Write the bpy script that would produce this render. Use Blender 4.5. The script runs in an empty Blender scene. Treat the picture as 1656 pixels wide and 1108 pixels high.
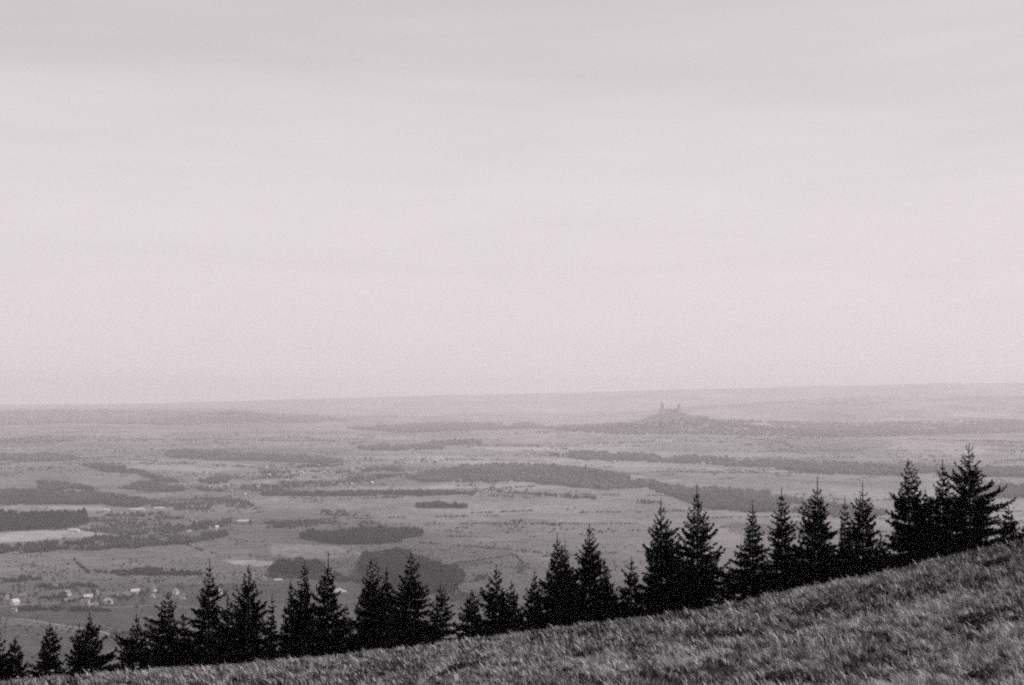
import bpy, math, random
import numpy as np

# ------------------------------------------------------------------ scene, camera, sky, sun
sc = bpy.context.scene
COL = sc.collection
sc.render.engine = 'CYCLES'
R = math.radians
CAM_Z = 350.0
F = 2300.0                     # focal length in photo pixels (50 mm on 36 mm film)
HORIZON = 632.0
PITCH = math.atan((HORIZON - 554.0) / F)
cd = bpy.data.cameras.new("camera")
cd.sensor_width = 36.0
cd.lens = F / 1656.0 * 36.0
cd.clip_start = 0.2
cd.clip_end = 120000.0
cam = bpy.data.objects.new("camera", cd)
cam.location = (0, 0, CAM_Z)
cam.rotation_euler = (R(90) + PITCH, 0, 0)
COL.objects.link(cam)
sc.camera = cam

SUN_ELEV, SUN_AZ = 44.0, 78.0      # azimuth clockwise from the view direction (+Y)
TINT = (1.0, 0.928, 0.955)         # warm rose-grey print tone carried by the light
w = bpy.data.worlds.new("World")
sc.world = w
w.use_nodes = True
nt = w.node_tree
nt.nodes.clear()
N = nt.nodes.new
L = nt.links.new
out = N('ShaderNodeOutputWorld')
bg = N('ShaderNodeBackground')
bg.inputs['Strength'].default_value = 0.1
tc = N('ShaderNodeTexCoord')
sep = N('ShaderNodeSeparateXYZ'); L(tc.outputs['Generated'], sep.inputs[0])
mx = N('ShaderNodeMath'); mx.operation = 'MAXIMUM'; mx.inputs[1].default_value = 0.03
L(sep.outputs['Z'], mx.inputs[0])
cmb = N('ShaderNodeCombineXYZ')
L(sep.outputs['X'], cmb.inputs['X']); L(sep.outputs['Y'], cmb.inputs['Y']); L(mx.outputs[0], cmb.inputs['Z'])
sky = N('ShaderNodeTexSky')
sky.sky_type = 'NISHITA'
sky.sun_disc = False
sky.sun_elevation = R(SUN_ELEV)
sky.sun_rotation = R(SUN_AZ)
sky.altitude = 700
sky.air_density = 1.0
sky.dust_density = 3.0
sky.ozone_density = 0.4
L(cmb.outputs[0], sky.inputs['Vector'])
bw = N('ShaderNodeRGBToBW'); L(sky.outputs[0], bw.inputs[0])
# thin high veil of cloud: soft streaks, thicker low in the sky
mp = N('ShaderNodeMapping'); mp.inputs['Scale'].default_value = (2.2, 1.0, 15.0)
mp.inputs['Location'].default_value = (0.35, 0.0, 0.3)
L(tc.outputs['Generated'], mp.inputs[0])
ns = N('ShaderNodeTexNoise'); ns.inputs['Scale'].default_value = 1.6
ns.inputs['Detail'].default_value = 5.0; ns.inputs['Roughness'].default_value = 0.5
ns.inputs['Distortion'].default_value = 0.4
L(mp.outputs[0], ns.inputs['Vector'])
# height of the veil's upper edge varies with the noise
ma = N('ShaderNodeMath'); ma.operation = 'MULTIPLY_ADD'
L(ns.outputs[0], ma.inputs[0]); ma.inputs[1].default_value = -0.17; L(sep.outputs['Z'], ma.inputs[2])
mr = N('ShaderNodeMapRange'); mr.interpolation_type = 'SMOOTHSTEP'
L(ma.outputs[0], mr.inputs['Value'])
mr.inputs['From Min'].default_value = 0.02; mr.inputs['From Max'].default_value = 0.20
mr.inputs['To Min'].default_value = 0.84; mr.inputs['To Max'].default_value = 0.62
VEIL = N('ShaderNodeValue'); VEIL.outputs[0].default_value = 8.35
mix = N('ShaderNodeMix'); mix.data_type = 'FLOAT'
L(mr.outputs[0], mix.inputs[0]); L(bw.outputs[0], mix.inputs[2]); L(VEIL.outputs[0], mix.inputs[3])
mp2 = N('ShaderNodeMapping'); mp2.inputs['Scale'].default_value = (3.0, 1.5, 22.0)
mp2.inputs['Rotation'].default_value = (0, R(3), 0); mp2.inputs['Location'].default_value = (1.3, 0.4, 2.1)
L(tc.outputs['Generated'], mp2.inputs[0])
ns2 = N('ShaderNodeTexNoise'); ns2.inputs['Scale'].default_value = 1.3; ns2.inputs['Detail'].default_value = 6.0
ns2.inputs['Roughness'].default_value = 0.6; ns2.inputs['Distortion'].default_value = 1.2
L(mp2.outputs[0], ns2.inputs['Vector'])
wr = N('ShaderNodeMapRange'); wr.inputs['From Min'].default_value = 0.3; wr.inputs['From Max'].default_value = 0.7
wr.inputs['To Min'].default_value = 0.975; wr.inputs['To Max'].default_value = 1.025
L(ns2.outputs[0], wr.inputs['Value'])
wm = N('ShaderNodeMath'); wm.operation = 'MULTIPLY'
L(mix.outputs[0], wm.inputs[0]); L(wr.outputs[0], wm.inputs[1])
tn = N('ShaderNodeCombineColor')
for i, t in enumerate(TINT):
    m = N('ShaderNodeMath'); m.operation = 'MULTIPLY'
    L(wm.outputs[0], m.inputs[0]); m.inputs[1].default_value = t
    L(m.outputs[0], tn.inputs[i])
L(tn.outputs[0], bg.inputs['Color'])
L(bg.outputs[0], out.inputs['Surface'])

sl = bpy.data.lights.new("sun", 'SUN')
sl.energy = 2.9
sl.angle = R(0.8)
sl.color = (1.0, 0.915, 0.945)
so = bpy.data.objects.new("sun", sl)
so.rotation_euler = (R(90 - SUN_ELEV), 0, R(180 - SUN_AZ))
so.location = (200, 100, CAM_Z + 300)
COL.objects.link(so)

sc.view_settings.view_transform = 'Standard'
sc.view_settings.look = 'None'
sc.view_settings.exposure = 0.0
sc.view_settings.gamma = 1.0
sc.cycles.use_denoising = False
sc.cycles.pixel_filter_type = 'BLACKMAN_HARRIS'
sc.cycles.filter_width = 2.2
sc.cycles.use_adaptive_sampling = True
sc.cycles.adaptive_threshold = 0.045
sc.cycles.adaptive_min_samples = 32
sc.cycles.max_bounces = 6
sc.cycles.volume_bounces = 3
sc.cycles.diffuse_bounces = 2
sc.cycles.transparent_max_bounces = 4

HAZE_DENSITY = 6.1e-5

# ------------------------------------------------------------------ helpers
rng = np.random.default_rng(7)
random.seed(7)

def tag(o, label=None, cat=None, group=None, kind=None):
    if label: o['label'] = label
    if cat: o['category'] = cat
    if group: o['group'] = group
    if kind: o['kind'] = kind
    return o

def empty(name, loc, rz=0.0):
    o = bpy.data.objects.new(name, None)
    o.location = loc
    o.rotation_euler = (0, 0, rz)
    o.empty_display_size = 0.5
    COL.objects.link(o)
    return o

def np_mesh(name, verts, faces, nper, mats, parent=None, tone=None, smooth=False, mat_idx=None):
    """verts (n,3), faces (m,nper) -> one mesh object"""
    verts = np.asarray(verts, np.float32); faces = np.asarray(faces, np.int32)
    me = bpy.data.meshes.new(name)
    me.vertices.add(len(verts)); me.vertices.foreach_set('co', verts.ravel())
    me.loops.add(faces.size); me.loops.foreach_set('vertex_index', faces.ravel())
    me.polygons.add(len(faces))
    me.polygons.foreach_set('loop_start', np.arange(len(faces), dtype=np.int32) * nper)
    me.polygons.foreach_set('loop_total', np.full(len(faces), nper, np.int32))
    if smooth:
        me.polygons.foreach_set('use_smooth', np.ones(len(faces), bool))
    if mat_idx is not None:
        me.polygons.foreach_set('material_index', np.asarray(mat_idx, np.int32))
    if tone is not None:
        a = me.attributes.new('tone', 'FLOAT', 'POINT')
        a.data.foreach_set('value', np.asarray(tone, np.float32))
    me.update(calc_edges=True)
    for m in (mats if isinstance(mats, (list, tuple)) else [mats]):
        me.materials.append(m)
    o = bpy.data.objects.new(name, me)
    COL.objects.link(o)
    if parent: o.parent = parent
    return o

def py_mesh(name, verts, faces, mats, parent=None, mat_idx=None, smooth=False):
    me = bpy.data.meshes.new(name)
    me.from_pydata([tuple(v) for v in verts], [], faces)
    for m in (mats if isinstance(mats, (list, tuple)) else [mats]):
        me.materials.append(m)
    if mat_idx:
        for p, i in zip(me.polygons, mat_idx): p.material_index = i
    if smooth:
        for p in me.polygons: p.use_smooth = True
    me.update()
    o = bpy.data.objects.new(name, me)
    COL.objects.link(o)
    if parent: o.parent = parent
    return o

def copy_tree(src, loc, rz, scale=1.0):
    r = src.copy(); COL.objects.link(r)
    r.location = loc; r.rotation_euler = (0, 0, rz)
    r.scale = (scale,) * 3 if not isinstance(scale, tuple) else scale
    for ch in src.children:
        c = ch.copy(); COL.objects.link(c); c.parent = r
        for g in ch.children:
            d = g.copy(); COL.objects.link(d); d.parent = c
    return r

def hash2(ix, iy, s):
    h = np.sin(ix * 127.1 + iy * 311.7 + s * 74.7) * 43758.5453
    return h - np.floor(h)

def vnoise(x, y, s=0):
    x = np.asarray(x, float); y = np.asarray(y, float)
    ix = np.floor(x); iy = np.floor(y)
    fx = x - ix; fy = y - iy
    fx = fx * fx * (3 - 2 * fx); fy = fy * fy * (3 - 2 * fy)
    a = hash2(ix, iy, s); b = hash2(ix + 1, iy, s); c = hash2(ix, iy + 1, s); d = hash2(ix + 1, iy + 1, s)
    return (a + (b - a) * fx) * (1 - fy) + (c + (d - c) * fx) * fy

def fbm(x, y, s=0, o=4):
    v = 0.0; a = 0.5; t = 0.0
    for k in range(o):
        v = v + a * vnoise(x * 2 ** k + 17.3 * k, y * 2 ** k - 9.1 * k, s + k)
        t += a; a *= 0.5
    return v / t

def sstep(a, b, x):
    t = np.clip((np.asarray(x, float) - a) / (b - a), 0, 1)
    return t * t * (3 - 2 * t)

# projection between photo pixels and the world
CP, SP = math.cos(PITCH), math.sin(PITCH)
def ray(px, py):
    u = (np.asarray(px, float) - 828.0) / F
    v = (554.0 - np.asarray(py, float)) / F
    return u, CP - v * SP, SP + v * CP          # dx, dy, dz

def project(x, y, z):
    dz = z - CAM_Z
    depth = y * CP + dz * SP
    up = -y * SP + dz * CP
    depth = np.where(depth < 1e-3, 1e-3, depth)
    return 828.0 + F * x / depth, 554.0 - F * up / depth

# ------------------------------------------------------------------ terrain heights
YC = 85.0
CR_X = [-400, -100, 0, 100, 200, 300, 400, 500, 600, 700, 760, 900, 1060, 1170, 1300, 1400, 1480, 1560, 1656, 1800, 2100]
CR_Y = [1150, 1112, 1105, 1096, 1089, 1081, 1075, 1066, 1055, 1044, 1034, 1017, 997, 979, 953, 933, 913, 894, 872, 850, 812]
CR_Y = [q + 6 for q in CR_Y]
def crest_z(x):
    px = 828.0 + F * x / YC
    px = np.clip(px, -1400, 3200)
    py = np.interp(px, CR_X, CR_Y)
    py = np.where(px < -400, 1150 + (-400 - px) * 0.06, py)
    py = np.where(px > 2100, 812 - (px - 2100) * 0.10, py)
    u, dy, dz = ray(px, py)
    return dz / dy * YC

HZ_X = [-900, 0, 250, 450, 700, 900, 1100, 1300, 1500, 1656, 2400]
HZ_Y = [660, 656, 654, 648, 640, 636, 630, 625, 621, 620, 622]
RB_X = [900, 1000, 1100, 1250, 1400, 1656, 2400]
RB_Y = [674, 668, 659, 648, 641, 640, 645]
BUMPS = [  # px centre, distance, half width px, half depth m, height m
    (370, 15500, 80, 900, 100), (120, 18500, 210, 900, 70), (620, 17000, 120, 800, 40),
    (1085, 11000, 52, 300, 95), (1105, 11000, 170, 800, 92), (900, 7400, 170, 500, 14),
    (1250, 5300, 140, 260, 18), (870, 5700, 150, 300, 22), (380, 8000, 130, 350, 18),
    (1350, 9000, 260, 500, 45), (1180, 13500, 200, 700, 60), (130, 6000, 160, 300, 16),
    (60, 4150, 120, 160, 14), (1520, 14500, 200, 900, 70),
]
def terrain(x, y):
    x = np.asarray(x, float); y = np.asarray(y, float)
    d = np.hypot(x, y)
    az = x / np.maximum(np.abs(y), 1.0)
    px = 828.0 + F * np.clip(az, -1.2, 1.2)
    amp = 5.0 + 16.0 * sstep(5000, 12000, d)
    z = amp * (fbm(x / 1500.0, y / 900.0, 3, 3) * 2 - 1) + 2.0
    for cx, cd_, hw, hd, h in BUMPS:
        X0 = (cx - 828) / F * cd_
        sx = hw / F * cd_
        z = z + h * np.exp(-((x - X0) / sx) ** 2 * 0.9 - ((y - cd_) / hd) ** 2 * 0.9)
    # far ranges
    zb = CAM_Z + np.interp(px, RB_X, [-(q - HORIZON) / F * 20000 for q in RB_Y])
    zb = zb + 16 * (fbm(px / 60.0, d / 2000.0, 11, 3) - 0.5)
    wb = sstep(15500, 20000, d) * (1 - sstep(20000, 24000, d)) * sstep(880, 1000, px)
    z = z + np.maximum(zb - z, 0) * wb
    zh = CAM_Z + np.interp(px, HZ_X, [-(q - HORIZON) / F * 30000 for q in HZ_Y])
    zh = zh + 14 * (fbm(px / 50.0, d / 3000.0, 12, 3) - 0.5)
    wh = sstep(23000, 30000, d)
    z = z + np.maximum(zh - z, 0) * wh
    # the near hillside the camera stands on
    zc = crest_z(x)
    xs = 80.0 * np.tanh((x) / 80.0)
    yy = np.clip(y, -160, None)
    t = np.maximum(yy - YC, 0.0)
    h = CAM_Z + zc + 0.075 * (YC - np.minimum(yy, YC)) - 0.075 * t - 0.40 * t * t / (t + 7.0)
    h = h + 0.35 * (fbm(x / 9.0, y / 9.0, 21, 3) - 0.5) * (d > 3) * sstep(0, 30, YC + 6 - y) 
    r2 = x * x + y * y
    h0 = CAM_Z - 1.65
    wn = np.exp(-r2 / (17.0 ** 2))
    h = h * (1 - wn) + h0 * wn
    h = np.minimum(h, CAM_Z + 60)
    far = sstep(900, 2500, np.abs(x)) 
    h = h * (1 - far) + z * far
    return np.maximum(z, h)

_T = np.concatenate([np.linspace(20, 200, 400), np.geomspace(200, 34000, 2600)[1:]])
def ground_at(px, py):
    """where the sight line through a photo pixel first meets the ground"""
    u, dy, dz = ray(px, py)
    y = _T; x = u / dy * y; zr = CAM_Z + dz / dy * y
    g = terrain(x, y)
    k = np.nonzero(g >= zr)[0]
    k = [q for q in k if y[q] > 0]
    i = k[0] if len(k) else len(y) - 1
    return float(x[i]), float(y[i]), float(g[i])

def valley_at(px, py):
    """the same, ignoring the near hillside"""
    u, dy, dz = ray(px, py)
    y = _T[_T > 1300]; x = u / dy * y; zr = CAM_Z + dz / dy * y
    g = terrain(x, y)
    k = np.nonzero(g >= zr)[0]
    i = k[0] if len(k) else len(y) - 1
    return float(x[i]), float(y[i]), float(g[i])

def in_poly(px, py, poly):
    inside = np.zeros(px.shape, bool)
    n = len(poly)
    for i in range(n):
        x1, y1 = poly[i]; x2, y2 = poly[(i + 1) % n]
        if y1 == y2: continue
        c = ((y1 > py) != (y2 > py)) & (px < (x2 - x1) * (py - y1) / (y2 - y1) + x1)
        inside ^= c
    return inside

# ------------------------------------------------------------------ materials
def mat(name):
    m = bpy.data.materials.new(name)
    m.use_nodes = True
    t = m.node_tree
    b = t.nodes['Principled BSDF']
    b.inputs['Roughness'].default_value = 0.9
    b.inputs['Specular IOR Level'].default_value = 0.1
    return m, t, b

def tone_mat(name, lo, hi, scale=1.0, rough=0.9, spec=0.1, noise_amt=0.3, attr=True, transl=0.0):
    """albedo = lerp(lo, hi, tone attribute) * (1 +- noise)"""
    m, t, b = mat(name)
    b.inputs['Roughness'].default_value = rough
    b.inputs['Specular IOR Level'].default_value = spec
    geo = t.nodes.new('ShaderNodeNewGeometry')
    n = t.nodes.new('ShaderNodeTexNoise'); n.inputs['Scale'].default_value = scale
    n.inputs['Detail'].default_value = 4
    t.links.new(geo.outputs['Position'], n.inputs['Vector'])
    mr = t.nodes.new('ShaderNodeMapRange')
    mr.inputs['From Min'].default_value = 0.25; mr.inputs['From Max'].default_value = 0.75
    mr.inputs['To Min'].default_value = 1 - noise_amt; mr.inputs['To Max'].default_value = 1 + noise_amt
    t.links.new(n.outputs[0], mr.inputs['Value'])
    l = t.nodes.new('ShaderNodeMapRange')
    l.inputs['To Min'].default_value = lo; l.inputs['To Max'].default_value = hi
    if attr:
        a = t.nodes.new('ShaderNodeAttribute'); a.attribute_name = 'tone'
        t.links.new(a.outputs['Fac'], l.inputs['Value'])
    else:
        l.inputs['Value'].default_value = 0.5
    mu = t.nodes.new('ShaderNodeMath'); mu.operation = 'MULTIPLY'
    t.links.new(l.outputs[0], mu.inputs[0]); t.links.new(mr.outputs[0], mu.inputs[1])
    cc = t.nodes.new('ShaderNodeCombineColor')
    for i in range(3): t.links.new(mu.outputs[0], cc.inputs[i])
    t.links.new(cc.outputs[0], b.inputs['Base Color'])
    return m

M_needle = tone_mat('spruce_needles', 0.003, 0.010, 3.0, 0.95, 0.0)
M_bark = tone_mat('bark', 0.03, 0.03, 8.0, 0.95, 0.05, attr=False)
M_wood = tone_mat('wood_foliage', 0.006, 0.075, 0.03, 0.95, 0.0, 0.35)
M_forest_hazed = tone_mat('forest_canopy_hazed', 0.045, 0.14, 0.01, 0.95, 0.0, 0.3)  # distant woods: albedo lifted above wood_foliage, part of the haze put into the colour
M_leaf = tone_mat('broadleaf_foliage', 0.02, 0.07, 0.2, 0.95, 0.0, 0.35)
M_grass = tone_mat('grass_blades', 0.015, 0.68, 0.5, 0.7, 0.15, 0.2)
M_bush = tone_mat('bush_leaves', 0.006, 0.03, 5.0, 0.8, 0.1)
M_wall_bright = tone_mat('white_wash', 0.62, 0.62, 0.5, 0.9, 0.1, 0.06, attr=False)
M_wall_white = tone_mat('white_render', 0.6, 0.6, 0.5, 0.9, 0.1, 0.06, attr=False)
M_wall_grey = tone_mat('grey_render', 0.34, 0.34, 0.5, 0.9, 0.1, 0.08, attr=False)
M_roof_pale = tone_mat('pale_roof', 0.5, 0.5, 1.0, 0.7, 0.2, 0.12, attr=False)
M_roof_dark = tone_mat('dark_tile_roof', 0.11, 0.11, 1.0, 0.85, 0.1, 0.2, attr=False)
M_roof_mid = tone_mat('grey_tile_roof', 0.2, 0.2, 1.0, 0.85, 0.1, 0.15, attr=False)
M_glass = tone_mat('window_glass', 0.03, 0.03, 1.0, 0.15, 0.5, 0.1, attr=False)
M_stone = tone_mat('ruin_stone', 0.36, 0.36, 0.08, 0.95, 0.05, 0.3, attr=False)
M_flower = tone_mat('flower_head', 0.55, 0.55, 20.0, 0.9, 0.0, 0.15, attr=False)
M_stalk = tone_mat('flower_stalk', 0.14, 0.14, 20.0, 0.9, 0.0, 0.15, attr=False)
M_sand = tone_mat('pale_sand', 0.42, 0.42, 0.15, 0.95, 0.0, 0.15, attr=False)
M_track = tone_mat('dirt_track', 0.2, 0.2, 0.1, 0.95, 0.0, 0.15, attr=False)

def ground_material():
    m, t, b = mat('valley_ground')
    nd, lk = t.nodes.new, t.links.new
    b.inputs['Specular IOR Level'].default_value = 0.0
    b.inputs['Roughness'].default_value = 1.0
    geo = nd('ShaderNodeNewGeometry')
    # crooked fields
    wn = nd('ShaderNodeTexNoise'); wn.inputs['Scale'].default_value = 0.0016; wn.inputs['Detail'].default_value = 2
    lk(geo.outputs['Position'], wn.inputs['Vector'])
    ws = nd('ShaderNodeVectorMath'); ws.operation = 'MULTIPLY_ADD'
    lk(wn.outputs['Color'], ws.inputs[0]); ws.inputs[1].default_value = (420, 420, 0)
    lk(geo.outputs['Position'], ws.inputs[2])
    def vor(scale, rot, stretch):
        mp = nd('ShaderNodeMapping'); mp.inputs['Rotation'].default_value = (0, 0, rot)
        mp.inputs['Scale'].default_value = (scale, scale * stretch, 0)
        lk(ws.outputs[0], mp.inputs[0])
        v = nd('ShaderNodeTexVoronoi'); v.inputs['Scale'].default_value = 1.0
        lk(mp.outputs[0], v.inputs['Vector'])
        s = nd('ShaderNodeSeparateColor'); lk(v.outputs['Color'], s.inputs[0])
        return s
    v1 = vor(1 / 620.0, 0.35, 0.75)
    v2 = vor(1 / 230.0, -0.2, 1.5)
    n1 = nd('ShaderNodeTexNoise'); n1.inputs['Scale'].default_value = 0.0009; n1.inputs['Detail'].default_value = 5
    lk(geo.outputs['Position'], n1.inputs['Vector'])
    n2 = nd('ShaderNodeTexNoise'); n2.inputs['Scale'].default_value = 0.022; n2.inputs['Detail'].default_value = 5
    n2.inputs['Roughness'].default_value = 0.65
    lk(geo.outputs['Position'], n2.inputs['Vector'])
    def mr(src, a, bb, fa=0.0, fb=1.0):
        q = nd('ShaderNodeMapRange'); lk(src, q.inputs['Value'])
        q.inputs['From Min'].default_value = fa; q.inputs['From Max'].default_value = fb
        q.inputs['To Min'].default_value = a; q.inputs['To Max'].default_value = bb
        return q.outputs[0]
    def mul(a, c):
        q = nd('ShaderNodeMath'); q.operation = 'MULTIPLY'
        lk(a, q.inputs[0])
        if isinstance(c, float): q.inputs[1].default_value = c
        else: lk(c, q.inputs[1])
        return q.outputs[0]
    val = mul(mr(v1.outputs[0], 0.80, 1.18), mr(v2.outputs[1], 0.88, 1.12))
    val = mul(val, mr(n1.outputs[0], 0.62, 1.40, 0.3, 0.7))
    val = mul(val, mr(n2.outputs[0], 0.72, 1.28, 0.3, 0.7))
    at = nd('ShaderNodeAttribute'); at.attribute_name = 'tone'
    val = mul(val, at.outputs['Fac'])
    cc = nd('ShaderNodeCombineColor')
    for i in range(3): lk(val, cc.inputs[i])
    lk(cc.outputs[0], b.inputs['Base Color'])
    return m
M_ground = ground_material()

# ------------------------------------------------------------------ ground sheet
# fields whose own colour differs: polygon in photo pixels, albedo
FIELDS = [
    ([(0, 862), (60, 858), (135, 859), (180, 866), (120, 870), (0, 878)], 0.42),
    ([(90, 818), (165, 818), (165, 826), (140, 826), (60, 821)], 0.36),
    ([(0, 818), (90, 818), (60, 821), (0, 822)], 0.26),
    ([(205, 799), (260, 799), (270, 805), (235, 810), (210, 806)], 0.32),
    ([(120, 772), (180, 770), (235, 772), (225, 777), (170, 786), (135, 784), (125, 778)], 0.27),
    ([(0, 788), (45, 787), (40, 793), (0, 794)], 0.26),
    ([(350, 905), (400, 905), (445, 909), (440, 916), (380, 913)], 0.36),
    ([(90, 950), (0, 958), (0, 940), (120, 930), (260, 925), (300, 940)], 0.115),
    ([(0, 890), (120, 884), (300, 874), (450, 890), (420, 903), (180, 915), (0, 925)], 0.15),
    ([(0, 925), (200, 912), (440, 925), (420, 940), (200, 945), (0, 945)], 0.135),
    ([(0, 985), (330, 975), (340, 1100), (0, 1100)], 0.12),
    ([(0, 1000), (60, 1006), (150, 1018), (190, 1030), (140, 1026), (60, 1014), (0, 1008)], 0.18),
    ([(330, 965), (600, 955), (800, 950), (800, 1100), (330, 1100)], 0.115),
    ([(440, 880), (560, 884), (600, 900), (520, 905), (440, 900)], 0.22),
    ([(545, 808), (640, 806), (680, 812), (660, 818), (560, 820)], 0.27),
    ([(760, 830), (900, 842), (1000, 850), (940, 856), (800, 842)], 0.25),
    ([(790, 846), (900, 862), (1000, 880), (880, 905), (760, 880)], 0.20),
    ([(1005, 762), (1080, 764), (1180, 778), (1060, 776)], 0.28),
    ([(980, 752), (1010, 746), (1060, 752), (1040, 760), (1000, 760)], 0.34),
    ([(1000, 812), (1120, 826), (1320, 842), (1340, 858), (1100, 850), (960, 830)], 0.235),
    ([(1180, 845), (1340, 850), (1300, 870), (1180, 862)], 0.14),
    ([(360, 775), (600, 772), (620, 785), (430, 790)], 0.17),
    ([(410, 820), (600, 826), (600, 850), (420, 842)], 0.165),
    ([(200, 745), (330, 742), (420, 752), (330, 768), (220, 760)], 0.23),
    ([(0, 700), (260, 700), (260, 726), (0, 730)], 0.25),
]
def base_albedo(x, y, px, py):
    d = np.hypot(x, y)
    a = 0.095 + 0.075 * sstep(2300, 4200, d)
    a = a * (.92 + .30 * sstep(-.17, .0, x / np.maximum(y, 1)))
    a = a * (.82 + .36 * fbm(x / 420, y / 420, 61, 3))
    near = (d < 1200)
    a = np.where(near, 0.035, a)
    return a

def build_ground():
    az = np.concatenate([np.radians(np.linspace(-180, -26, 44))[:-1],
                         np.radians(np.linspace(-26, 26, 760)),
                         np.radians(np.linspace(26, 180, 44))[1:]])
    az = az[:-1]
    rr = np.concatenate([np.geomspace(1.5, 60, 60)[:-1], np.geomspace(60, 1500, 160)[:-1], np.geomspace(1500, 33800, 560)])
    A, Rr = np.meshgrid(az, rr)
    x = Rr * np.sin(A); y = Rr * np.cos(A)
    z = terrain(x, y)
    px, py = project(x, y, z)
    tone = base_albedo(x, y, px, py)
    front = (y > 1300)
    # ragged field edges
    jx = px + 7 * (fbm(x / 90, y / 90, 31, 2) - .5); jy = py + 2.4 * (fbm(x / 60, y / 60, 32, 2) - .5)
    for poly, a in FIELDS:
        ins = in_poly(jx, jy, poly) & front
        tone = np.where(ins, a * (.66 if a > .24 else .82), tone)
    nA, nR = len(az), len(rr)
    verts = np.stack([x, y, z], -1).reshape(-1, 3)
    idx = np.arange(nA * nR).reshape(nR, nA)
    nx = np.roll(idx, -1, axis=1)
    faces = np.stack([idx[:-1], nx[:-1], nx[1:], idx[1:]], -1).reshape(-1, 4)[:, ::-1]
    # centre cap
    c = len(verts)
    verts = np.vstack([verts, [[0, 0, float(terrain(0.0, 0.0))]]])
    tone = np.append(tone.ravel(), 0.07)
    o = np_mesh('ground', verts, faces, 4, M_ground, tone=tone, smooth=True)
    tag(o, kind='structure', label='hazy farmland plain with low wooded hills and a bare foreground slope')
    return float(z.min())
ZMIN = build_ground()

# ------------------------------------------------------------------ woods (masses) 
def blob_proto(seed, n=1):
    """low broadleaf crown: jittered icosahedron-like"""
    r = np.random.default_rng(seed)
    ph = (1 + 5 ** .5) / 2
    v = np.array([(-1, ph, 0), (1, ph, 0), (-1, -ph, 0), (1, -ph, 0), (0, -1, ph), (0, 1, ph), (0, -1, -ph), (0, 1, -ph),
                  (ph, 0, -1), (ph, 0, 1), (-ph, 0, -1), (-ph, 0, 1)], float)
    v /= np.linalg.norm(v, axis=1)[:, None]
    f = np.array([(0, 11, 5), (0, 5, 1), (0, 1, 7), (0, 7, 10), (0, 10, 11), (1, 5, 9), (5, 11, 4), (11, 10, 2), (10, 7, 6), (7, 1, 8),
                  (3, 9, 4), (3, 4, 2), (3, 2, 6), (3, 6, 8), (3, 8, 9), (4, 9, 5), (2, 4, 11), (6, 2, 10), (8, 6, 7), (9, 8, 1)])
    if n > 1:                                   # one subdivision
        vs = [tuple(p) for p in v]; cache = {}
        def mid(a, b):
            k = (min(a, b), max(a, b))
            if k not in cache:
                m = np.array(vs[a]) + np.array(vs[b]); m /= np.linalg.norm(m); vs.append(tuple(m)); cache[k] = len(vs) - 1
            return cache[k]
        nf = []
        for a, b, c in f:
            ab, bc, ca = mid(a, b), mid(b, c), mid(c, a)
            nf += [(a, ab, ca), (b, bc, ab), (c, ca, bc), (ab, bc, ca)]
        v = np.array(vs); f = np.array(nf)
    v = v * (1 + r.uniform(-.28, .28, (len(v), 1)))
    v[:, 2] = v[:, 2] * 0.55 + 0.5
    v[:, :2] *= 0.5
    v[:, 2] = np.maximum(v[:, 2], 0.0)
    return v, f

def cone_proto(seed):
    """small conifer: three ragged tiers"""
    r = np.random.default_rng(seed)
    V = []; Fc = []
    for k in range(3):
        z0 = 0.05 + 0.27 * k; z1 = z0 + 0.42; rad = 0.30 - 0.085 * k
        b = len(V); n = 7
        for i in range(n):
            a = 2 * math.pi * (i + r.uniform(-.2, .2)) / n
            q = rad * r.uniform(0.65, 1.2)
            V.append((q * math.cos(a), q * math.sin(a), z0 + r.uniform(-.05, .05)))
        V.append((r.uniform(-.02, .02), r.uniform(-.02, .02), min(z1, 1.0)))
        for i in range(n):
            Fc.append((b + i, b + (i + 1) % n, b + n))
    return np.array(V), np.array(Fc)

BLOBS = [blob_proto(s) for s in range(4)]
BLOBS2 = [blob_proto(s, 2) for s in range(10, 14)]
CONES = [cone_proto(s) for s in range(5)]

def forest_points(poly, spacing, keep=1.0, seed=0, edge=0.5):
    r = np.random.default_rng(seed)
    g = [valley_at(a, b) for a, b in poly]
    xs = [q[0] for q in g]; ys = [q[1] for q in g]
    x0, x1, y0, y1 = min(xs) - 50, max(xs) + 50, min(ys) - 50, max(ys) + 50
    # rows may need wide depth steps far away
    X, Y = np.meshgrid(np.arange(x0, x1, spacing), np.arange(y0, y1, spacing))
    X = X.ravel(); Y = Y.ravel()
    X = X + r.uniform(-.45, .45, X.shape) * spacing; Y = Y + r.uniform(-.45, .45, Y.shape) * spacing
    Z = terrain(X, Y)
    px, py = project(X, Y, Z)
    we = np.clip((np.hypot(X, Y) - 2400) / 3500, .22, 1.3)
    wob = fbm(X / (spacing * 5), Y / (spacing * 5), seed, 2) - .5
    ins = in_poly(px + wob * 34 * edge * we, py + wob * 10 * edge * we * np.clip(3500 / np.hypot(X, Y), .4, 1), poly)
    X, Y, Z = X[ins], Y[ins], Z[ins]
    if keep == 1 and len(X) > 3000:              # clearings and rides in the large forests
        c = fbm(X / 170, Y / 260, seed + 8, 3)
        k = c > np.quantile(c, .2)
        X, Y, Z = X[k], Y[k], Z[k]
    if keep < 1:
        dens = fbm(X / (spacing * 6), Y / (spacing * 6), seed + 5, 3)
        q = np.quantile(dens, 1 - keep) if len(dens) else 0
        k = dens > q
        X, Y, Z = X[k], Y[k], Z[k]
    return X, Y, Z

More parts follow.
